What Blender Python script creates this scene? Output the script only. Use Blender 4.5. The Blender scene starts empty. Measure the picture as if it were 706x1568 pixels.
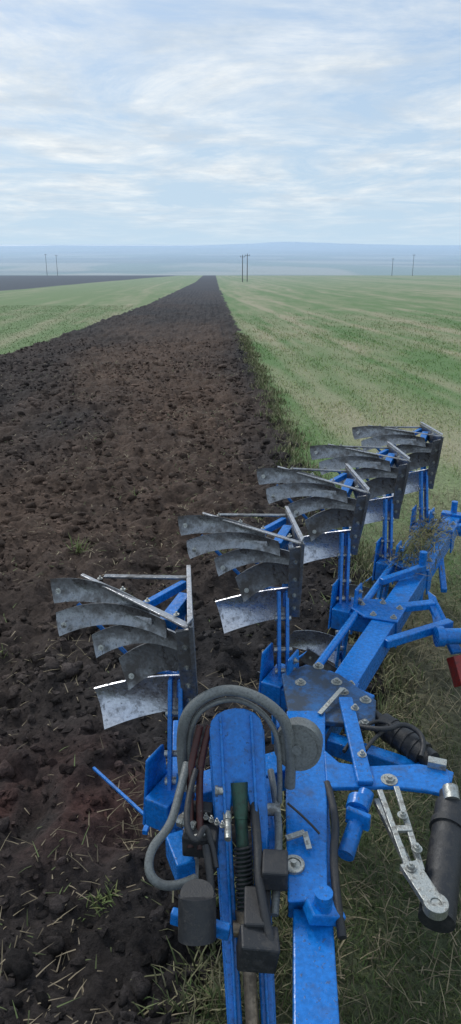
import bpy, bmesh, math, numpy as np, random
from mathutils import Vector, Matrix
random.seed(4); rng=np.random.default_rng(7)
sc=bpy.context.scene
# ---------------- camera (in the tractor cab, looking back over the plough)
cd=bpy.data.cameras.new("camera"); cam=bpy.data.objects.new("camera",cd); sc.collection.objects.link(cam)
sc.camera=cam; cam.location=(0,0,3.2); cam.rotation_euler=(math.radians(90-19.46),0,math.radians(-1.6))
cd.sensor_fit='VERTICAL'; cd.sensor_height=24; cd.lens=16.07; cd.clip_end=40000; cd.clip_start=0.05
def V(x,y,z): return Vector((x/100,y/100,z))      # x,y in cm, z in m
# ---------------- noise
def vn(x,y,s=0):
    xi=np.floor(x); yi=np.floor(y); fx=x-xi; fy=y-yi
    fx=fx*fx*(3-2*fx); fy=fy*fy*(3-2*fy)
    def h(i,j):
        v=np.sin(i*127.1+j*311.7+s*74.7)*43758.5453
        return v-np.floor(v)
    return (h(xi,yi)*(1-fx)+h(xi+1,yi)*fx)*(1-fy)+(h(xi,yi+1)*(1-fx)+h(xi+1,yi+1)*fx)*fy
def fbm(x,y,s=0,o=4):
    r=0;a=.5;n=0
    for k in range(o):
        r=r+a*vn(x,y,s+k*3.1); n+=a; a*=.5; x=x*2.03+11.3; y=y*2.03+5.7
    return r/n
def sstep(a,b,x):
    t=np.clip((x-a)/(b-a),0,1); return t*t*(3-2*t)
def edges(X,Y):
    L=np.interp(Y,[0,27.5,38.7,71.6,198,475,900],[-9.4,-8.3,-7.6,-6.1,-4.1,-4.2,-4.2])
    R=np.interp(Y,[0,130,450,900],[1.55,1.6,3.4,4])
    near=np.maximum(-.35,.636*(Y-2.64)+.1)
    R=np.minimum(R,near)
    L=L+(fbm(Y*1.3,Y*0+3,5)-.5)*.5; R=R+(fbm(Y*1.7,Y*0+9,8)-.5)*.6+(vn(Y*7,X*7,3)-.5)*.14
    return L,R
def soilmask(X,Y):
    L,R=edges(X,Y)
    return sstep(-.08,.08,X-L)*sstep(-.08,.08,R-X)
def farz(X,Y):
    z=np.interp(Y,[-50,420,520,800,1500,4000,12000,15000],[0,0,-.6,-16,-5,85,386,430])
    z=z+sstep(600,9000,Y)*(fbm(X/900+3,Y/900,21)-.5)*26
    z=z+sstep(9500,13500,Y)*60*np.exp(-((X-1500)/900)**2)*(.6+.8*fbm(X/300,Y/3000,23))
    return z
def height(X,Y):
    m=soilmask(X,Y)
    near=1-sstep(60,160,Y)
    wx=X+(fbm(X*.8,Y*.5,2)-.5)*.5
    ridge=np.cos(wx*2*math.pi/.5)*.022*sstep(.3,.6,fbm(X*.7,Y*.4,19))
    c1=(fbm(X*2.2,Y*2.0,11,3)-.5)*.34
    n2=vn(X*6,Y*5.5,14); c2=(1-np.abs(2*n2-1))*.075
    n3=vn(X*14+n2,Y*13,15); c3=(1-np.abs(2*n3-1))*.045
    n4=vn(X*31,Y*29,16); c4=n4*.024
    soil=-.09+ridge+c1+c2+c3+c4
    g=(fbm(X*.5,Y*.3,31)-.5)*.05+vn(X*9,Y*7,33)*.015
    return farz(X,Y)+(m*soil+(1-m)*g)*near
# ---------------- mesh helper
def np_mesh(name,v,f,col=None,smooth=False,mat=None):
    me=bpy.data.meshes.new(name); v=np.asarray(v,dtype=np.float32); f=np.asarray(f,dtype=np.int32)
    me.vertices.add(len(v)); me.vertices.foreach_set('co',v.ravel())
    k=f.shape[1]; me.loops.add(f.size); me.loops.foreach_set('vertex_index',f.ravel())
    me.polygons.add(len(f)); me.polygons.foreach_set('loop_start',np.arange(len(f),dtype=np.int32)*k)
    me.polygons.foreach_set('loop_total',np.full(len(f),k,dtype=np.int32))
    me.polygons.foreach_set('use_smooth',np.full(len(f),smooth))
    me.update(calc_edges=True)
    if col is not None:
        ca=me.color_attributes.new('Col','FLOAT_COLOR','POINT')
        c=np.ones((len(v),4),dtype=np.float32); c[:,:3]=col; ca.data.foreach_set('color',c.ravel())
    o=bpy.data.objects.new(name,me); sc.collection.objects.link(o)
    if mat: me.materials.append(mat)
    return o
# ---------------- materials
def newmat(name):
    m=bpy.data.materials.new(name); m.use_nodes=True; nt=m.node_tree
    return m,nt,nt.nodes['Principled BSDF']
def N(nt,t,**k):
    n=nt.nodes.new(t)
    for a,b in k.items(): setattr(n,a,b)
    return n
def noise(nt,scale,detail=4,rough=.6):
    tc=N(nt,'ShaderNodeTexCoord'); n=N(nt,'ShaderNodeTexNoise'); n.inputs['Scale'].default_value=scale
    n.inputs['Detail'].default_value=detail; n.inputs['Roughness'].default_value=rough
    nt.links.new(tc.outputs['Object'],n.inputs['Vector']); return n
def ramp(nt,src,p0,p1,c0,c1):
    r=N(nt,'ShaderNodeValToRGB'); e=r.color_ramp.elements
    e[0].position=p0;e[1].position=p1;e[0].color=(*c0,1);e[1].color=(*c1,1)
    nt.links.new(src,r.inputs[0]); return r.outputs[0]
def mixc(nt,a,b,fac,mode='MIX'):
    m=N(nt,'ShaderNodeMix',data_type='RGBA',blend_type=mode)
    for i,s in ((6,a),(7,b),(0,fac)):
        if hasattr(s,'is_output'): nt.links.new(s,m.inputs[i])
        else: m.inputs[i].default_value=s if i==0 else (*s,1)
    return m.outputs[2]
def mth(nt,op,a,b=None,c=None):
    n=N(nt,'ShaderNodeMath',operation=op)
    for i,s in enumerate((a,b,c)):
        if s is None: continue
        if hasattr(s,'is_output'): nt.links.new(s,n.inputs[i])
        else: n.inputs[i].default_value=s
    return n.outputs[0]
def vcol_mat(name,fine=40,amt=(.55,1.4),rough=.95,bump=.3,dist=.02,spec=.1):
    m,nt,b=newmat(name)
    a=N(nt,'ShaderNodeAttribute',attribute_name='Col')
    n=noise(nt,fine,6,.7); g=ramp(nt,n.outputs[0],.3,.7,(amt[0],)*3,(amt[1],)*3)
    nt.links.new(mixc(nt,a.outputs[0],g,1.0,'MULTIPLY'),b.inputs['Base Color'])
    b.inputs['Roughness'].default_value=rough; b.inputs['Specular IOR Level'].default_value=spec
    if bump:
        bm=N(nt,'ShaderNodeBump'); bm.inputs['Strength'].default_value=bump; bm.inputs['Distance'].default_value=dist
        nt.links.new(n.outputs[0],bm.inputs['Height']); nt.links.new(bm.outputs[0],b.inputs['Normal'])
    return m
M_ground=vcol_mat('ground_mat',24,(.5,1.55),rough=.85,bump=.9,dist=.03,spec=.2)
M_clod=vcol_mat('clod_mat',42,(.4,1.65),rough=.85,bump=1.0,dist=.025,spec=.2)
M_blade=vcol_mat('blade_mat',8,(.8,1.2),rough=.7,bump=0,spec=.2)
def metal(name,c,rough,dirt,dirtc=(.06,.045,.035),metallic=.9,dscale=9,lo=.5,hi=.62,speck=.55):
    m,nt,b=newmat(name)
    n=noise(nt,dscale,8,.72); n2=noise(nt,dscale*9,4,.6); n3=noise(nt,60,3,.6)
    f=ramp(nt,n.outputs[0],lo,hi,(0,)*3,(dirt,)*3)
    f3=ramp(nt,n3.outputs[0],.61,.67,(0,)*3,(speck,)*3)
    f=mth(nt,'MAXIMUM',f,f3)
    sh=ramp(nt,n2.outputs[0],.3,.7,tuple(x*.75 for x in c),tuple(min(1,x*1.2) for x in c))
    nt.links.new(mixc(nt,sh,dirtc,f),b.inputs['Base Color'])
    nt.links.new(mth(nt,'MULTIPLY_ADD',f,-metallic*.95,metallic),b.inputs['Metallic'])
    r=mth(nt,'MULTIPLY_ADD',f,.85-rough,rough)
    nt.links.new(mth(nt,'MULTIPLY_ADD',mth(nt,'SUBTRACT',n2.outputs[0],.5),.35,r),b.inputs['Roughness'])
    bm=N(nt,'ShaderNodeBump'); bm.inputs['Strength'].default_value=.35; bm.inputs['Distance'].default_value=.004
    nt.links.new(mth(nt,'ADD',n2.outputs[0],f),bm.inputs['Height']); nt.links.new(bm.outputs[0],b.inputs['Normal'])
    return m
M_steel=metal('worn_steel',(.27,.28,.295),.30,.85,(.06,.05,.042),dscale=6,lo=.47,hi=.62)
M_skylit=metal('skylit_steel',(.55,.57,.63),.30,.75,(.08,.07,.06),dscale=7,lo=.54,hi=.68)  # slat steel again, sky reflection put into a lighter colour
M_bright=metal('polished_steel',(.50,.50,.52),.34,.7,dscale=10,lo=.52,hi=.62)
M_blue=metal('blue_paint',(.006,.175,.58),.27,.65,(.05,.055,.06),0,dscale=5,lo=.55,hi=.72)
M_grease=metal('greasy_blue_plate',(.02,.12,.32),.36,.85,(.045,.05,.05),0,dscale=7,lo=.42,hi=.58)
M_zinc=metal('zinc_steel',(.48,.49,.46),.42,.7,dscale=22)
M_black=metal('black_rubber',(.022,.023,.026),.5,.5,(.07,.065,.06),0,dscale=20)
M_grey=metal('grey_sheath',(.16,.17,.165),.3,.4,(.08,.08,.08),0,dscale=12)
M_red=metal('red_paint',(.25,.02,.015),.45,.6,(.05,.04,.04),0)
M_green=metal('green_spindle',(.03,.08,.055),.45,.6,(.04,.035,.03),.3,dscale=25)
M_dred=metal('dark_red_hose',(.06,.015,.012),.45,.4,(.03,.03,.03),0)
M_brown=metal('brown_steel',(.25,.2,.15),.4,.6)
M_wood=metal('weathered_wood',(.15,.155,.16),.8,.4,(.10,.10,.10),0)
# ---------------- GROUND
def grow(start,stop,ratio,minstep):
    out=[];x=start
    while x<stop:
        out.append(x); x+=max(minstep,ratio*abs(x))
    out.append(stop); return out
xs_r=grow(4.5,14000,.03,.05)
xs_l=[-g for g in grow(9.6,14000,.035,.05)][::-1]
xs=np.array(xs_l+list(np.arange(-9.55,4.48,.036))+xs_r)
ys=[-30,-20,-12,-8,-5,-3,-1,0,.5,1,1.2]+list(np.arange(1.3,10.97,.034))+grow(11,70,.0045,.03)+grow(71,620,.02,.1)+grow(630,15000,.03,1)
ys=np.array(ys)
GX,GY=np.meshgrid(xs,ys)
GZ=height(GX,GY)
nx,ny=len(xs),len(ys)
idx=np.arange(nx*ny).reshape(ny,nx)
F=np.stack([idx[:-1,:-1],idx[:-1,1:],idx[1:,1:],idx[1:,:-1]],-1).reshape(-1,4)
def L3(a,b,t): return a+(b-a)*t[...,None]
def A(*c): return np.array(c,dtype=float)
def grasscol(X,Y):
    S=X+7*(1-np.exp(-np.maximum(Y,0)/70))
    n1=fbm(S*.22,Y*.012,41,3); n2=fbm(S*1.5,Y*.2,43,4); n3=fbm(X*.5,Y*.3,44,3); n5=fbm(S*.5,Y*.03,49,3)
    wob=(fbm(S*.15,Y*.02,47,2)-.5)*4.5
    r1=np.maximum(0,np.cos((S+wob)*2*math.pi/3.9))**3*(.3+1.4*n5)
    r3=np.maximum(0,np.cos((S+wob*1.4+1.5)*2*math.pi/2.7))**5
    r2=.5+.5*np.cos((S+wob*.3)*2*math.pi/.75)
    edge=1-sstep(2.4,5.0,X)
    t=np.clip(.36+(n1-.5)*1.5+(n2-.5)*1.1+(n3-.5)*.6+r1*.42-r3*.22+(r2-.5)*.12*(1-sstep(40,90,Y))-edge*.38,0,1)
    t=np.where(X<-4,t*.8+.12,t)
    g=L3(A(.125,.205,.075),A(.335,.305,.195),t)
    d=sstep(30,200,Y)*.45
    g=L3(g,A(.26,.31,.19),d)  # grass pales with distance, haze put into its colour
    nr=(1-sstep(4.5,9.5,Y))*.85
    return L3(g,A(.072,.064,.046)*(1+.0*n1[...,None]),nr*(.6+.6*n3))  # brown stubble near the plough, with its shadow darkening mixed in
def groundcol(X,Y):
    m=soilmask(X,Y)
    g=grasscol(X,Y); n3=fbm(X*.06,Y*.02,44,3)
    bd=-38+.046*Y
    dm=sstep(0,2,bd-X+(n3-.5)*4)*(1-sstep(500,560,Y))*sstep(60,75,Y)
    g=L3(g,A(.06,.07,.085),dm)  # dark field, bluish from haze mixed into its colour
    s1=fbm(X*.35,Y*.12,51,4); s2=fbm(X*1.5,Y*1.2,53,4); s4=fbm(X*5,Y*4,57,3)
    br=np.clip(sstep(-6.5,-2.0,X+(s1-.5)*6)*(1-sstep(-.2,1.5,X+(s2-.5)))*.75*(1-sstep(20,60,Y))*sstep(5,9,Y)+(s1-.5)*.9+.16,0,1)  # brown soil mottling, plus window reflection tinted into the strip centre
    s=L3(A(.029,.0255,.025),A(.084,.055,.040),br)
    red_reflect=np.exp(-((X+1.35)/.95)**2-((Y-3.6)/.42)**2)*sstep(.35,.6,s2)  # window reflection painted into the soil as a reddish patch
    s=L3(s,A(.095,.038,.030),red_reflect*.8)
    s=s*(.5+.6*s2[...,None]+.5*s4[...,None])
    s=L3(s,A(.048,.047,.057),sstep(25,150,Y)*.7)  # far soil tinted bluish to carry haze in its colour
    c=L3(g,s,m)
    ff=sstep(480,700,Y)
    p=fbm(X/200,Y/420,61,2); q=fbm(X/800,Y/300,62,3)
    fc=L3(A(.13,.18,.10),A(.30,.28,.19),sstep(.42,.55,p)); fc=L3(fc,A(.06,.09,.065),sstep(.5,.58,q)*.8)
    c=L3(c,fc,ff)
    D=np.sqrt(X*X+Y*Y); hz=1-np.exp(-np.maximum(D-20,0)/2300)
    c=L3(c,A(.43,.56,.70),hz)  # aerial haze blended into the ground colour by distance
    lake=sstep(9600,9900,Y)*(1-sstep(10900,11400,Y))*(1-sstep(-600,200,X))
    return L3(c,A(.74,.80,.86),lake*.6)
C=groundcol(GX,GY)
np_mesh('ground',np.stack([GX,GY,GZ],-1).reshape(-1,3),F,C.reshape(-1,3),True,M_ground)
# ---------------- soil clods
def clods(sub,n,ymax,p,r0,r1,pw,name,jit,smooth):
    bm=bmesh.new(); bmesh.ops.create_icosphere(bm,subdivisions=sub,radius=1); bm.verts.ensure_lookup_table()
    iv=np.array([x.co[:] for x in bm.verts]); iff=np.array([[q.index for q in x.verts] for x in bm.faces]); bm.free()
    Y=1.6+(ymax-1.6)*rng.random(n)**p; X=-9+10.8*rng.random(n)
    k=(soilmask(X,Y)>.5)&(np.abs(X)<.42*Y+1.2); X,Y=X[k],Y[k]; n=len(X)
    cl=fbm(X*1.7,Y*1.5,91,3); k=rng.random(n)<.25+sstep(.4,.6,cl); X,Y=X[k],Y[k]; n=len(X)
    r=r0+r1*rng.random(n)**pw; r*=(1+Y*.015)
    sd=rng.random((n,1))*100
    lump=vn(iv[None,:,0]*1.6+sd,iv[None,:,1]*1.6+iv[None,:,2]*1.3+sd,5)+.5*vn(iv[None,:,0]*3.7+sd,iv[None,:,2]*3.7+iv[None,:,1]*2+sd,6)-.75
    W=iv[None]*(1+lump[...,None]*.9+(rng.random((n,len(iv),1))-.5)*jit)
    W=W*(.6+.8*rng.random((n,1,3)))*r[:,None,None]
    an=rng.random(n)*6.28; ca,sa=np.cos(an)[:,None],np.sin(an)[:,None]
    W=np.stack([W[...,0]*ca-W[...,1]*sa,W[...,0]*sa+W[...,1]*ca,W[...,2]*.75],-1)
    W+=np.stack([X,Y,height(X,Y)+r*.02],-1)[:,None]
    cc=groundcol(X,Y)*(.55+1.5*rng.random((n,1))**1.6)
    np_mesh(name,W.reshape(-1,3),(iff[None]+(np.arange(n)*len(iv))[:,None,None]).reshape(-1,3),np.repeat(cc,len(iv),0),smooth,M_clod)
clods(1,60000,34,1.8,.006,.030,3.0,'soil_clods',.7,False)
clods(2,4200,26,1.5,.028,.050,2.5,'soil_clods',.22,True)
# ---------------- blades
def blades(name,X,Y,Z,L,W,lean,col,mat=M_blade):
    n=len(X); a=rng.random(n)*6.283; up=np.cos(lean); out=np.sin(lean)
    dx,dy=np.cos(a),np.sin(a); wx,wy=-dy,dx
    base=np.stack([X,Y,Z],-1); wv=np.stack([wx,wy,wx*0],-1)*W[:,None]*.5
    mid=base+np.stack([dx*out*.45,dy*out*.45,up*.6],-1)*L[:,None]
    tip=base+np.stack([dx*out,dy*out,up],-1)*L[:,None]
    v=np.stack([base-wv,base+wv,mid+wv*.8,mid-wv*.8,tip+wv*.2,tip-wv*.2],1).reshape(-1,3)
    o=np.arange(n)[:,None]*6
    f=np.concatenate([o+np.array([[0,1,2,3]]),o+np.array([[3,2,4,5]])],0)
    return np_mesh(name,v,f,np.repeat(col,6,0),False,mat)
n=210000
Y=1.8+62*rng.random(n)**1.9; X=-.5+(.9*Y+2.5)*rng.random(n)**1.1
k=(soilmask(X,Y)<.35)&(X>-.6)&(X<.42*Y+1.5); X,Y=X[k],Y[k]; n=len(X)
dens=fbm(X*1.3,Y*.6,71,3); k=(rng.random(n)<sstep(.3,.6,dens)*.8+.2)&(rng.random(n)>sstep(38,63,Y)); X,Y=X[k],Y[k]; n=len(X)
col=grasscol(X,Y); rr=rng.random(n)
spd=(1-sstep(25,60,Y))[:,None]
jit=L3(A(.72,1.08,.6),A(1.3,1.15,.95),rr)*(.55+.8*rng.random((n,1)))*1.05
col=col*(1+(jit-1)*spd)
L=(.025+.05*rng.random(n))*(1+.02*Y)*(1-.4*sstep(30,60,Y)); W=(.004+.003*rng.random(n))*(1+.09*Y)
blades('grass',X,Y,height(X,Y)-.005,L,W,.3+1.1*rng.random(n),col)
n=30000
Y=18+50*rng.random(n)**1.3; X=-7-18*rng.random(n); k=soilmask(X,Y)<.3; X,Y=X[k],Y[k]; n=len(X)
col=grasscol(X,Y)*(.75+.5*rng.random((n,1)))
blades('grass',X,Y,height(X,Y),(.04+.04*rng.random(n)),.02+.02*rng.random(n),.3+.9*rng.random(n),col)
n=11000
Y=2.2+34*rng.random(n)**1.5; _,R=edges(Y*0+1.5,Y); X=R+rng.normal(.0,.15,n)
col=L3(A(.10,.15,.05),A(.34,.30,.18),rng.random(n))*(.35+.8*rng.random((n,1)))
blades('grass_tufts',X,Y,height(X,Y),.05+.11*rng.random(n),.006+.0006*Y+.004*rng.random(n),.1+1.3*rng.random(n),col)
# straw on soil
n=19000
Y=1.8+24*rng.random(n)**1.7; X=-8+9.6*rng.random(n)**.8; cl=fbm(X*.9,Y*.8,81,3)
k=(rng.random(n)<sstep(.46,.66,cl)+.10); X,Y=X[k],Y[k]; n=len(X)
col=L3(A(.26,.21,.14),A(.12,.15,.06),(rng.random(n)<.25)*1.0)*(.25+.95*rng.random((n,1)))
blades('straw',X,Y,height(X,Y)+.016,.03+.10*rng.random(n)**2,.004+.0008*Y+.002*rng.random(n),1.1+.6*rng.random(n),col)
n=19000
Y=1.8+8*rng.random(n); X=-.3+5*rng.random(n); k=soilmask(X,Y)<.7; X,Y=X[k],Y[k]; n=len(X)
col=L3(A(.30,.25,.16),A(.11,.12,.055),rng.random(n)**2)*(.2+.95*rng.random((n,1))**1.3)
blades('straw',X,Y,height(X,Y)+.015,.05+.15*rng.random(n),.004+.003*rng.random(n),.8+.8*rng.random(n),col)
for (cx,cy,sx_,sy_,n) in [(-.42,3.5,.16,.22,130),(-1.3,5.2,.35,.35,110),(.3,4.4,.25,.3,160),(-2.2,4.0,.5,.1,50),(-1.1,2.6,.3,.3,60)]:
    X=cx+rng.normal(0,sx_,n); Y=cy+rng.normal(0,sy_,n)
    col=A(.27,.22,.14)*(.3+.8*rng.random((n,1)))
    blades('straw',X,Y,height(X,Y)+.02,.04+.12*rng.random(n),.005+.002*rng.random(n),1.0+.6*rng.random(n),col)
tf=[(-.60,2.80,60,.06),(-1.58,7.6,40,.15),(-1.9,5.4,20,.07),(-.9,6.4,24,.08),(.1,7.6,24,.09),(-2.9,6.6,20,.08),(-1.2,9.8,20,.1),(.6,8.8,24,.1)]
for (cx,cy,n,s) in tf:
    X=cx+rng.normal(0,.05,n); Y=cy+rng.normal(0,.04,n)
    col=L3(A(.10,.16,.05),A(.22,.23,.09),rng.random(n))*(.5+.6*rng.random((n,1)))
    blades('grass_tuft',X,Y,height(X,Y),s*(.6+rng.random(n)),.005+.004*rng.random(n)+s*.03,.5+.9*rng.random(n),col)
# ---------------- geometry builder
class G:
    def __init__(s): s.v=[];s.f=[];s.sm=[]
    def add(s,vs,fs,sm=False):
        o=len(s.v); s.v+= [tuple(x) for x in vs]; s.f+=[tuple(i+o for i in f) for f in fs]; s.sm+=[sm]*len(fs)
    def box(s,p,q,w,h,up=Vector((0,0,1)),w2=None):
        p=Vector(p);q=Vector(q);d=(q-p).normalized()
        if abs(d.dot(up))>.98: up=Vector((0,1,0))
        r=d.cross(up).normalized(); u=r.cross(d)
        w2=w if w2 is None else w2
        vs=[p-r*w/2-u*h/2,p+r*w/2-u*h/2,p+r*w/2+u*h/2,p-r*w/2+u*h/2,q-r*w2/2-u*h/2,q+r*w2/2-u*h/2,q+r*w2/2+u*h/2,q-r*w2/2+u*h/2]
        s.add(vs,[(0,3,2,1),(4,5,6,7),(0,1,5,4),(1,2,6,5),(2,3,7,6),(3,0,4,7)])
    def tube(s,p,q,r,r2=None,n=16):
        p=Vector(p);q=Vector(q);d=(q-p).normalized(); r2=r if r2 is None else r2
        a=d.orthogonal().normalized(); b=d.cross(a); vs=[]
        for c,rr in ((p,r),(q,r2)):
            for i in range(n):
                t=6.28318*i/n; vs.append(c+(a*math.cos(t)+b*math.sin(t))*rr)
        s.add(vs,[(i,(i+1)%n,n+(i+1)%n,n+i) for i in range(n)],True)
        s.add(vs,[tuple(range(n))[::-1],tuple(range(n,2*n))])
    def ring(s,c,n,ro,ri,h,k=24):
        c=Vector(c); n=Vector(n).normalized(); a=n.orthogonal().normalized(); b=n.cross(a); vs=[]
        for hh,r in ((0,ro),(h,ro),(h,ri),(0,ri)):
            for i in range(k):
                t=6.28318*i/k; vs.append(c+n*hh+(a*math.cos(t)+b*math.sin(t))*r)
        s.add(vs,[(j*k+i,j*k+(i+1)%k,((j+1)%4)*k+(i+1)%k,((j+1)%4)*k+i) for j in range(4) for i in range(k)])
    def plate(s,pts,n,th):
        n=Vector(n).normalized(); k=len(pts); pts=[Vector(x) for x in pts]
        vs=[x+n*th/2 for x in pts]+[x-n*th/2 for x in pts]
        s.add(vs,[tuple(range(k)),tuple(range(k,2*k))[::-1]]+[(i,k+i,k+(i+1)%k,(i+1)%k) for i in range(k)])
    def bolt(s,c,r=.018,n=(0,0,1),h=.016):
        c=Vector(c);n=Vector(n).normalized(); s.tube(c,c+n*.004,r*1.5,n=14); s.tube(c+n*.004,c+n*h,r,n=6); s.tube(c+n*h,c+n*(h+.01),r*.5,n=8)
    def obj(s,name,mat,parent=None,bevel=.004):
        me=bpy.data.meshes.new(name); me.from_pydata(s.v,[],s.f); me.update()
        for p,m in zip(me.polygons,s.sm): p.use_smooth=m
        bm=bmesh.new(); bm.from_mesh(me); bmesh.ops.recalc_face_normals(bm,faces=bm.faces[:]); bm.to_mesh(me); bm.free()
        me.materials.append(mat); o=bpy.data.objects.new(name,me); sc.collection.objects.link(o)
        if bevel:
            b=o.modifiers.new('b','BEVEL'); b.width=bevel; b.segments=2; b.limit_method='ANGLE'; b.angle_limit=math.radians(50)
        if parent: o.parent=parent
        return o
def hose(name,pts,r,mat,parent):
    cu=bpy.data.curves.new(name,'CURVE'); cu.dimensions='3D'; cu.bevel_depth=r; cu.bevel_resolution=4; cu.resolution_u=10; cu.use_fill_caps=True
    sp=cu.splines.new('NURBS'); sp.points.add(len(pts)-1)
    for i,p in enumerate(pts): sp.points[i].co=(*p,1)
    sp.use_endpoint_u=True; sp.order_u=3
    cu.materials.append(mat); o=bpy.data.objects.new(name,cu); sc.collection.objects.link(o); o.parent=parent; return o
plough=bpy.data.objects.new('reversible_plough',None); sc.collection.objects.link(plough)
# ---------------- plough body
def slat(g,Rt,Lt,Rb,Lb,bulge,belly=.012,nu=16,nv=4,round_end=.02,th=.009,tip=0):
    Rt,Lt,Rb,Lb,bulge=[Vector(x) for x in (Rt,Lt,Rb,Lb,bulge)]
    nrm=(Lt-Rt).cross(Rb-Rt).normalized()
    if nrm.y<0: nrm=-nrm
    fr=[];bk=[]
    for i in range(nu+1):
        u=i/nu
        for j in range(nv+1):
            w=j/nv
            uu=u*(1-round_end*(2*w-1)**2*u**6)
            p=(Rt.lerp(Lt,uu)).lerp(Rb.lerp(Lb,uu),w)+bulge*4*uu*(1-uu)+nrm*belly*4*w*(1-w)
            fr.append(p); bk.append(p+nrm*th)
    n=len(fr); W=nv+1
    f=[(i*W+j,(i+1)*W+j,(i+1)*W+j+1,i*W+j+1) for i in range(nu) for j in range(nv)]
    g.add(fr,f,True); g.add(bk,[q[::-1] for q in f],True)
    rim=[i*W for i in range(nu+1)]+[nu*W+j for j in range(1,nv+1)]+[i*W+nv for i in range(nu-1,-1,-1)]+[j for j in range(nv-1,0,-1)]
    m=len(rim); g.add([fr[k] for k in rim]+[bk[k] for k in rim],[(i,(i+1)%m,m+(i+1)%m,m+i) for i in range(m)])
gs=G()
SL=[((-.18,.22,-.01),(-.72,.58,-.02),(-.16,.18,-.09),(-.70,.53,-.135),(0,.05,.03)),
    ((-.10,.14,-.045),(-.66,.39,-.12),(-.09,.12,-.13),(-.64,.33,-.22),(0,.07,.035)),
    ((-.03,.08,-.09),(-.49,.37,-.24),(-.02,.08,-.18),(-.465,.31,-.335),(0,.065,.03)),
    ((.01,.07,-.13),(-.36,.34,-.36),(.01,.12,-.315),(-.31,.27,-.50),(0,.06,.02))]
for a in SL: slat(gs,*a)
gq=G(); slat(gq,(.01,.15,-.345),(-.49,.31,-.505),(.0,.22,-.575),(-.44,.225,-.685),(0,.06,-.015),belly=.035,round_end=.015)
g2=G()
g2.plate([(-.04,.06,-.06),(.03,.04,-.04),(.035,.20,-.57),(-.04,.22,-.57)],(0,1,.3),.014)
g2.plate([(.03,.0,-.012),(.0,.64,-.012),(.0,.64,-.07),(.02,.3,-.15),(.03,.2,-.5),(.03,.10,-.3)],(1,0.04,0),.02)
g2.box((-.44,.62,-.03),(-.01,.58,-.035),.035,.012)
g3=G()
g3.plate([(0.01,-.03,0),(-.55,.57,.0),(-.545,.60,-.004),(.02,.035,-.012),(.02,-.01,-.004)],(0.1,.1,1),.010)
g3.plate([(.018,-.02,.01),(.04,.04,.008),(.010,.64,.006),(-.012,.64,.006)],(0,0,1),.01)
g4=G(); gl=G()
g4.box((-.02,.56,-.06),(-.24,.34,-.09),.035,.04)
g4.box((-.01,.42,-.08),(-.10,.22,-.12),.06,.08)
g4.tube((-.56,.49,-.12),(-.25,.38,-.44),.011)
g4.tube((-.25,.38,-.44),(-.04,.28,-.42),.011)
g4.tube((-.36,.46,-.12),(-.10,.32,-.40),.011)
gl.box((-.03,.42,-.1),(-.05,.25,-.52),.10,.03,up=Vector((1,0,0)))
for xx in (-.09,-.04):
    gl.box((xx,.22,-.40),(xx-.02,.0,-.97),.085,.02,up=Vector((1,0,0)))
g4b=G()
g4b.tube((-.12,.17,-.56),(-.02,.17,-.56),.018); g4b.tube((-.13,.05,-.86),(-.02,.05,-.86),.02); g4b.tube((-.13,.10,-.74),(-.02,.10,-.74),.016)
for i,t in enumerate((.12,.38,.62,.86)): g4b.bolt((-.55*t+.03,.57*t+.03,.0),.009,h=.006)
for a in SL: 
    p=Vector(a[1]).lerp(Vector(a[3]),.5); g4b.bolt(p+Vector((.05,-.03,.015)),.010,n=(-.3,-1,.35),h=.006)
for z in (-.15,-.28,-.4,-.5): g4b.bolt((0,.05-(z+.06)*.3,z),.011,n=(0,-1,-.3),h=.008)
protos=[gs.obj('mouldboard_slats',M_steel,None,0),gq.obj('mouldboard_tail_plate',M_skylit,None,0),g2.obj('shin_and_landside',M_steel,None,.003),g3.obj('share',M_bright,None,.002),g4.obj('body_struts',M_blue,None,.003),gl.obj('body_leg',M_blue,None,.003),g4b.obj('body_bolts',M_zinc,None,0)]
T=[(-.13,2.64),(.48,3.58),(1.06,4.50),(1.57,5.32),(2.11,6.16)]
ZT=1.75; ZB=.8
for i,(x,y) in enumerate(T):
    for lower in (False,True):
        e=bpy.data.objects.new('plough_body_%d%s'%(i+1,'_lower' if lower else ''),None); sc.collection.objects.link(e); e.parent=plough
        e.location=(x,y,2*ZB-ZT if lower else ZT); e.scale=(1,1,-1 if lower else 1)
        if not lower: e.rotation_euler=(random.uniform(-.03,.03),random.uniform(-.03,.03),random.uniform(-.03,.03))
        for j,pr in enumerate(protos):
            if lower and i<2 and j in (0,1,3,4,6): continue
            o=pr.copy(); sc.collection.objects.link(o); o.parent=e
for pr in protos: bpy.data.objects.remove(pr)
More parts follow.
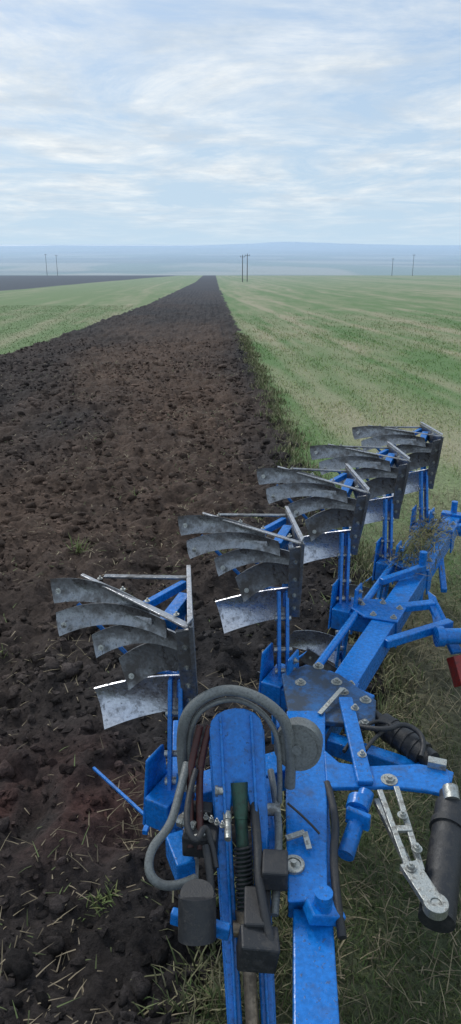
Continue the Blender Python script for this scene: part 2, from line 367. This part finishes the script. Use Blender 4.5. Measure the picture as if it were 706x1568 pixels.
# ---------------- frame
b=G(); zn=G(); gr=G()
p0=Vector((.50,3.02,ZB)); p1=Vector((2.42,6.42,ZB)); bd=(p1-p0).normalized(); bs=Vector((bd.y,-bd.x,0))
b.box(p0,p1,.16,.17)
b.tube(p0-bs*.2+bd*.3+Vector((0,0,.07)),p1-bs*.22+Vector((0,0,.07)),.026)
for i,(x,y) in enumerate(T):
    L0=Vector((x-.09,y+.0,ZB)); tt=(L0-p0).dot(bd); c=p0+bd*tt
    if i==0: c=Vector((.36,2.85,ZB))
    b.box(L0-Vector((.04,.02,0)),c,.15,.13)
    b.box(L0-bd*.11,L0+bd*.14,.13,.16)
    for s in (-.085,.085): b.plate([L0-bs*s+bd*-.1+Vector((0,0,-.1)),L0-bs*s+bd*.13+Vector((0,0,-.1)),L0-bs*s+bd*.09+Vector((0,0,.24)),L0-bs*s+bd*-.05+Vector((0,0,.24))],bs,.016)
    for zz in (.02,.13,.2): zn.bolt(L0-bs*.094+bd*.02+Vector((0,0,zz)),.014,n=-bs); zn.bolt(L0+bs*.094+bd*.02+Vector((0,0,zz)),.014,n=bs)
    cc=c+Vector((0,0,.094))
    if i>0:
        b.plate([cc-bs*.13-bd*.15,cc+bs*.10-bd*.12,cc+bs*.10+bd*.12,cc-bs*.1+bd*.17,cc-bs*.26+bd*.09,cc-bs*.26-bd*.06],(0,0,1),.016)
        for s,d in ((-.08,-.1),(.06,-.08),(.06,.08),(-.07,.11),(-.2,.02)): zn.bolt(cc+bs*s+bd*d+Vector((0,0,.008)),.016)
        b.plate([cc+bs*.085+bd*-.1+Vector((0,0,-.0)),cc+bs*.085+bd*.1,cc+bs*.085+bd*.06+Vector((0,0,-.24)),cc+bs*.085+bd*-.06+Vector((0,0,-.24))],bs,.014)
b.tube(p1+Vector((0,0,-.2)),p1+Vector((0,0,.22)),.03); b.box(p1-bd*.08,p1+bd*.02,.22,.22)
b.box(p1+bs*.02-bd*.25+Vector((0,0,.02)),p1+bs*.3-bd*.1+Vector((0,0,.05)),.07,.07)
b.obj('main_beam',M_blue,plough,.008)
h=G()
h.box(V(50,315,.86),V(37,198,.86),.18,.10); h.box(V(37,196,.84),V(32,151,.84),.15,.10)
gr.plate([V(40,350,.93),V(56,360,.93),V(74,349,.93),V(90,322,.93),V(84,299,.93),V(59,304,.93),V(40,301,.93)],(0,0,1),.03)
h.plate([V(39,312,.952),V(60,312,.952),V(53,269,.952),V(50,244,.952),V(42,194,.952),V(27,194,.952),V(31,240,.952)],(0,0,1),.014)
h.box(V(72,319,.98),V(69,253,.98),.075,.026)
h.plate([V(54,280,.95),V(60,270,.95),V(72,267,.95),V(98,268,.95),V(111,264,.95),V(107,246,.95),V(97,250,.95),V(81,253,.95),V(51,253,.95)],(0,0,1),.024)
h.box(V(60,300,.84),V(117,272,.8),.08,.09)
h.box(V(68,350,.8),V(87,332,.8),.2,.12)
h.box(V(114,399,.85),V(167,425,.85),.06,.06); h.box(V(118,444,.86),V(161,445,.9),.07,.05)
h.tube(V(153,407,.85),V(205,407,.85),.055); h.tube(V(151,407,.85),V(156,407,.85),.07)
h.box(V(160,445,.9),V(168,410,.7),.08,.035)
h.box(V(211,589,.8),V(198,527,.6),.05,.045)
h.plate([V(159,456,.95),V(162,446,.95),V(164,415,.8),V(157,429,.8)],(0,0,1),.02)
h.box(V(130,480,.92),V(170,500,.95),.05,.05); h.tube(V(168,500,.6),V(168,500,1.08),.03)
h.tube(V(68,247,.98),V(54,220,.9),.036); h.tube(V(64,243,.98),V(62,238,.97),.05); h.box(V(57,236,.97),V(66,230,.97),.026,.08)
h.box(V(34,190,.95),V(47,193,.9),.08,.05); h.box(V(-17,194,.9),V(5,188,.88),.035,.06); h.box(V(-18,234,.85),V(-12,217,.85),.08,.12)
h.box(V(-20,316,.85),V(-19,250,.8),.05,.07)
h.tube(V(40,192,.9),V(40,192,1.02),.035); h.box(V(24,262,.9),V(24,215,.85),.04,.1)
h.obj('headstock_frame',M_blue,plough,.007)
gr.obj('beam_joint_plate',M_grease,plough,.006)
for x,y in ((50,340),(63,357),(71,340),(84,322),(79,301),(73,330)): zn.bolt(V(x,y,.945),.022)
for x,y in ((70,259),(81,257)): zn.bolt(V(x,y,.962),.026)
for x,y in ((75,308),(71,271)): zn.bolt(V(x,y,.993),.015)
for x,y in ((48,287),(31,210)): zn.ring(V(x,y,.958),(0,0,1),.045,.03,.014); zn.tube(V(x,y,.958),V(x,y,.966),.028,n=24); zn.tube(V(x,y,.966),V(x,y,.985),.012,n=6)
for p,q in ((V(74,247,.99),V(76,202,.97)),(V(82,249,.99),V(81,205,.97))): zn.box(p,q,.024,.018)
zn.box(V(76,225,.985),V(82,225,.985),.03,.016)
zn.box(V(76,207,.985),V(80.5,190,.985),.075,.026); zn.ring(V(81,188,.965),(0,0,1),.046,.02,.04)
zn.tube(V(81,188,.965),V(81,188,1.0),.019,n=12)
zn.box(V(74,251,.9),V(81,200,.9),.028,.028)
for x,y in ((80,231),(76,204),(81,213)): zn.bolt(V(x,y,1.0),.015)
zn.tube(V(18,236,1.0),V(28,236,1.0),.026); zn.tube(V(21,236,1.0),V(22,236,1.0),.036); zn.box(V(29,220,1.0),V(37,223,1.0),.024,.012); zn.box(V(37,223,1.0),V(38,216,.98),.024,.012)
zn.box(V(56,307,.97),V(72,328,.985),.026,.01)
zn.tube(V(105,245,1.02),V(104,239,1.0),.035); zn.box(V(102,267,.98),V(110,264,.98),.045,.035)
for p,q,r in ((V(-15,226,1.05),V(-8,222,1.05),.02),(V(-12,239,1.1),V(-8,238,1.1),.017),(V(0,231,1.15),V(4,231,1.15),.017),(V(-14,231,1.02),V(-4,229,1.02),.014),(V(5,226,1.08),V(5,214,1.06),.014)): zn.tube(p,q,r); zn.tube(p,p.lerp(q,.3),r*1.35,n=6)
zn.box(V(-10,216,1.05),V(-3,218,1.05),.018,.016); zn.tube(V(30,258,1.2),V(30,255,1.15),.012)
for k_ in range(5): zn.bolt(V(-6+2.2*k_,226-1.5*k_,1.07),.008)
zn.obj('bolts_and_links',M_zinc,plough,.002)
lb=G(); lb.box(V(46,309,.952),V(56,308,.952),.05,.006); lb.obj('label_plate',M_bright,plough,0)
k=G()
k.tube(V(84,321,.9),V(94,303,.9),.03); k.tube(V(90,307,.9),V(106,284,.88),.065); k.tube(V(104,288,.88),V(109,279,.88),.05)
for t in (.2,.4,.6,.8): k.tube(V(90,307,.9).lerp(V(106,284,.88),t),V(90,307,.9).lerp(V(106,284,.88),t+.05),.07)
k.tube(V(105,241,.95),V(83,190,.85).lerp(V(105,241,.95),.05),.07,n=24); k.tube(V(106,247,.97),V(103,238,.94),.045); k.tube(V(101,232,.935),V(99.5,229,.93),.077,n=24)
k.tube(V(-7,184,.9),V(-7,192,1.02),.07,n=28); k.tube(V(-7,192,1.02),V(-7,192,1.032),.062,n=28)
k.box(V(18,205,1.0),V(28,204,1.0),.12,.09); k.box(V(16,202,.9),V(15,185,.9),.1,.1)
k.box(V(-13,221,1.0),V(1,219,1.0),.09,.10); k.box(V(-11,231,1.05),V(-1,229,1.05),.06,.07)
k.box(V(8,182,.88),V(22,182,.86),.1,.12)
k.obj('hydraulic_cylinders',M_black,plough,.008)
rd=G(); rd.box(V(163,398,.75),V(166,386,.6),.1,.1); rd.obj('red_bracket',M_red,plough)
# mast
B0=V(12,206,.75); T0=V(9,253,1.4); Lx=(T0-B0); LL=Lx.length; Lx.normalize(); Wx=Vector((1,0,0)); Wx=(Wx-Lx*Wx.dot(Lx)).normalized(); Nx=Wx.cross(Lx).normalized()
if Nx.y>0: Nx=-Nx
def mp(w,l,n=0): return B0+Wx*w+Lx*l+Nx*n
m=G()
wb,wt=.085,.115; low=-.5
pts=[mp(-wb,low),mp(-wt,LL-.08)]
for i in range(1,8):
    a=math.pi-math.pi*i/8; pts.append(mp(wt*math.cos(a),LL-.08+.08*math.sin(a)))
pts+=[mp(wt,LL-.08),mp(wb,low),mp(.036,low),mp(.042,LL*.50),mp(.03,LL*.58),mp(-.03,LL*.58),mp(-.042,LL*.50),mp(-.036,low)]
m.plate(pts,Nx,.05)
for s in (-1,1):
    m.box(mp(s*.06,low,.035),mp(s*.066,LL-.03,.035),.012,.03,up=Nx)
    m.plate([mp(s*wb,low,0),mp(s*wt,LL-.09,0),mp(s*wt,LL-.16,-.22),mp(s*wb,low,-.3)],Wx,.014)
m.obj('headstock_mast',M_blue,plough,.006)
sp=G()
sp.tube(mp(0,.36,.03),mp(0,.02,.05),.026); sp.tube(mp(0,.50,.015),mp(0,.36,.03),.038,.028)
sp.obj('top_link_spindle',M_green,plough,.002)
cz=[]
for i in range(181):
    a=i/12*6.283; cz.append(mp(.032*math.cos(a),.26-.24*i/180,.045+.032*math.sin(a)))
hose('spindle_spring',cz,.006,M_black,plough)
kn=G(); kn.tube(mp(0,.03,.05),mp(0,-.08,.06),.045,.035); kn.tube(mp(-.055,-.03,.06),mp(.055,-.03,.06),.03); kn.tube(mp(0,-.08,.06),mp(0,-.5,.1),.026); kn.obj('spindle_joint',M_brown,plough,.003)
# hoses
hose('hose_sheath',[V(-13,243,1.05),V(-15,250,1.2),V(-13,250,1.4),V(-2,253,1.48),V(10,254,1.49),V(24,249,1.45),V(34,247,1.32),V(33,244,1.05)],.024,M_grey,plough)
hose('hose_sheath_inner',[V(-10,244,1.0),V(-12,249,1.2),V(-9,251,1.38),V(1,253,1.44),V(12,254,1.44),V(23,250,1.38),V(29,246,1.25),V(28,240,1.0)],.012,M_grey,plough)
ov=G(); c0=V(36,246,1.24); c1=V(38,254,1.22); ov.tube(c0,c1,.105,n=32); ov.tube(c0+(c0-c1).normalized()*.008,c0,.085,n=32); ov.tube(c0+(c0-c1).normalized()*.03,c0,.022,n=12); ov.obj('oval_reflection_disc',M_grey,plough,.01)  # added solid disc standing in for a dark oval reflection
hose('hose_loop',[V(-12,242,1.2),V(-15,228,1.15),V(-18,217,1.1),V(-26,211,1.05),V(-26,202,1.0),V(-17,201,.95),V(-8,206,.95)],.018,M_grey,plough)
hose('hose_loop_inner',[V(-8,238,1.2),V(-13,219,1.15),V(-8,206,1.1),V(-3,222,1.1),V(0,206,1.0)],.013,M_black,plough)
hose('feed_hose_1',[V(-6,248,1.35),V(-9,244,1.25),V(-11,236,1.15),V(-10,216,1.0)],.015,M_dred,plough)
hose('feed_hose_2',[V(-2,248,1.35),V(-5,244,1.25),V(-7,236,1.15),V(-6,215,1.0)],.015,M_dred,plough)
hose('side_hose_1',[V(26,260,1.0),V(27,236,1.0),V(26,217,.98),V(22,193,.9)],.016,M_grey,plough)
hose('side_hose_2',[V(52,257,.95),V(53,234,.97),V(46,210,.97),V(46,183,.9)],.017,M_black,plough)
hose('side_hose_3',[V(72,297,.97),V(86,287,1.0),V(98,295,1.0),V(107,284,.98),V(101,274,.95)],.013,M_black,plough)
hose('side_hose_4',[V(31,234,1.05),V(38,225,1.05),V(43,222,1.0)],.005,M_black,plough)
hose('side_hose_5',[V(74,277,.97),V(82,289,.97),V(96,299,.95),V(80,305,.95),V(64,279,.95)],.010,M_black,plough)
hose('side_hose_7',[V(16,232,1.1),V(17,215,1.05),V(16,196,1.0),V(20,180,.9)],.018,M_black,plough)
hose('side_hose_8',[V(-4,212,1.05),V(-1,200,1.0),V(-2,186,.9)],.015,M_black,plough)
lbz=G(); q0=V(-79,368,.14); q1=V(-38,316,.2); lbz.box(q0,q1,.018,.018); lbz.box(q1,q1+Vector((-.02,-.1,0)),.03,.03); lbz.obj('skimmer_bar',M_blue,plough)
# crop residue caught on the beam near the rear bodies
n=1100
tt=rng.random(n); X=p0.x+(p1.x-p0.x)*(.62+.3*tt)-.12+rng.normal(0,.09,n); Y=p0.y+(p1.y-p0.y)*(.62+.3*tt)+rng.normal(0,.09,n)
col=L3(A(.12,.15,.05),A(.28,.24,.14),rng.random(n))*(.3+.8*rng.random((n,1)))
res=blades('crop_residue',X,Y,ZB+.05+.14*rng.random(n),.06+.14*rng.random(n),.005+.004*rng.random(n),.9+1.5*rng.random(n),col); res.parent=plough
# ---------------- utility poles
def pole(x,y,hh,r=.13):
    g=G(); z=float(height(np.array([x]),np.array([y]))[0]); g.tube((x,y,z-.3),(x,y,z+hh),r,r*.7,n=10)
    g.box((x-.7,y,z+hh-.5),(x+.7,y,z+hh-.5),.10,.10)
    for s in (-.6,0,.6): g.tube((x+s,y,z+hh-.44),(x+s,y,z+hh-.15+(.2 if s==0 else 0)),.06,n=8)
    g.obj('utility_pole',M_wood,None,0)
for a in ((8.9,200,7),(10.4,204,7.4),(97,385,9),(110,392,11),(-96,430,12),(-90.5,433,11.5)): pole(*a)
# ---------------- light
EL=math.radians(45); AZ=math.radians(-35)
sun=bpy.data.lights.new('sun','SUN'); so=bpy.data.objects.new('sun',sun); sc.collection.objects.link(so)
dirv=Vector((math.sin(AZ)*math.cos(EL),math.cos(AZ)*math.cos(EL),math.sin(EL)))
so.rotation_euler=dirv.to_track_quat('Z','Y').to_euler(); sun.energy=1.5; sun.angle=math.radians(11); sun.color=(1,.97,.92)
w=bpy.data.worlds.new('World'); sc.world=w; w.use_nodes=True; nt=w.node_tree
bg=nt.nodes['Background']; bg.inputs[1].default_value=.108
sky=N(nt,'ShaderNodeTexSky'); sky.sky_type='NISHITA'; sky.sun_disc=False; sky.sun_elevation=EL; sky.sun_rotation=AZ; sky.dust_density=2
tc=N(nt,'ShaderNodeTexCoord'); sx=N(nt,'ShaderNodeSeparateXYZ'); nt.links.new(tc.outputs['Generated'],sx.inputs[0])
M=lambda *a: mth(nt,*a)
zz=M('MAXIMUM',sx.outputs[2],0.0); den=M('ADD',zz,.06)
cx=N(nt,'ShaderNodeCombineXYZ'); nt.links.new(M('DIVIDE',sx.outputs[0],den),cx.inputs[0]); nt.links.new(M('DIVIDE',sx.outputs[1],den),cx.inputs[1])
n1=N(nt,'ShaderNodeTexNoise'); nt.links.new(cx.outputs[0],n1.inputs[0]); n1.inputs['Scale'].default_value=.85; n1.inputs['Detail'].default_value=11; n1.inputs['Roughness'].default_value=.66; n1.inputs['Distortion'].default_value=.5
cf=ramp(nt,n1.outputs[0],.40,.62,(0,)*3,(1,)*3)
n2=N(nt,'ShaderNodeTexNoise'); nt.links.new(cx.outputs[0],n2.inputs[0]); n2.inputs['Scale'].default_value=1.9; n2.inputs['Detail'].default_value=9; n2.inputs['Roughness'].default_value=.62
cc=ramp(nt,n2.outputs[0],.36,.62,(5.8,6.6,7.4),(9.1,9.3,9.2))
base=mixc(nt,sky.outputs[0],(4.4,6.0,8.1),.75)
hz=ramp(nt,zz,.02,.26,(1,)*3,(0,)*3)
cfh=M('MULTIPLY',cf,ramp(nt,zz,.03,.11,(.08,)*3,(.92,)*3))
s1=mixc(nt,base,(5.2,6.75,8.1),hz); s2=mixc(nt,s1,cc,cfh)
nt.links.new(s2,bg.inputs[0])
sc.view_settings.view_transform='Standard'; sc.view_settings.look='None'; sc.view_settings.exposure=0
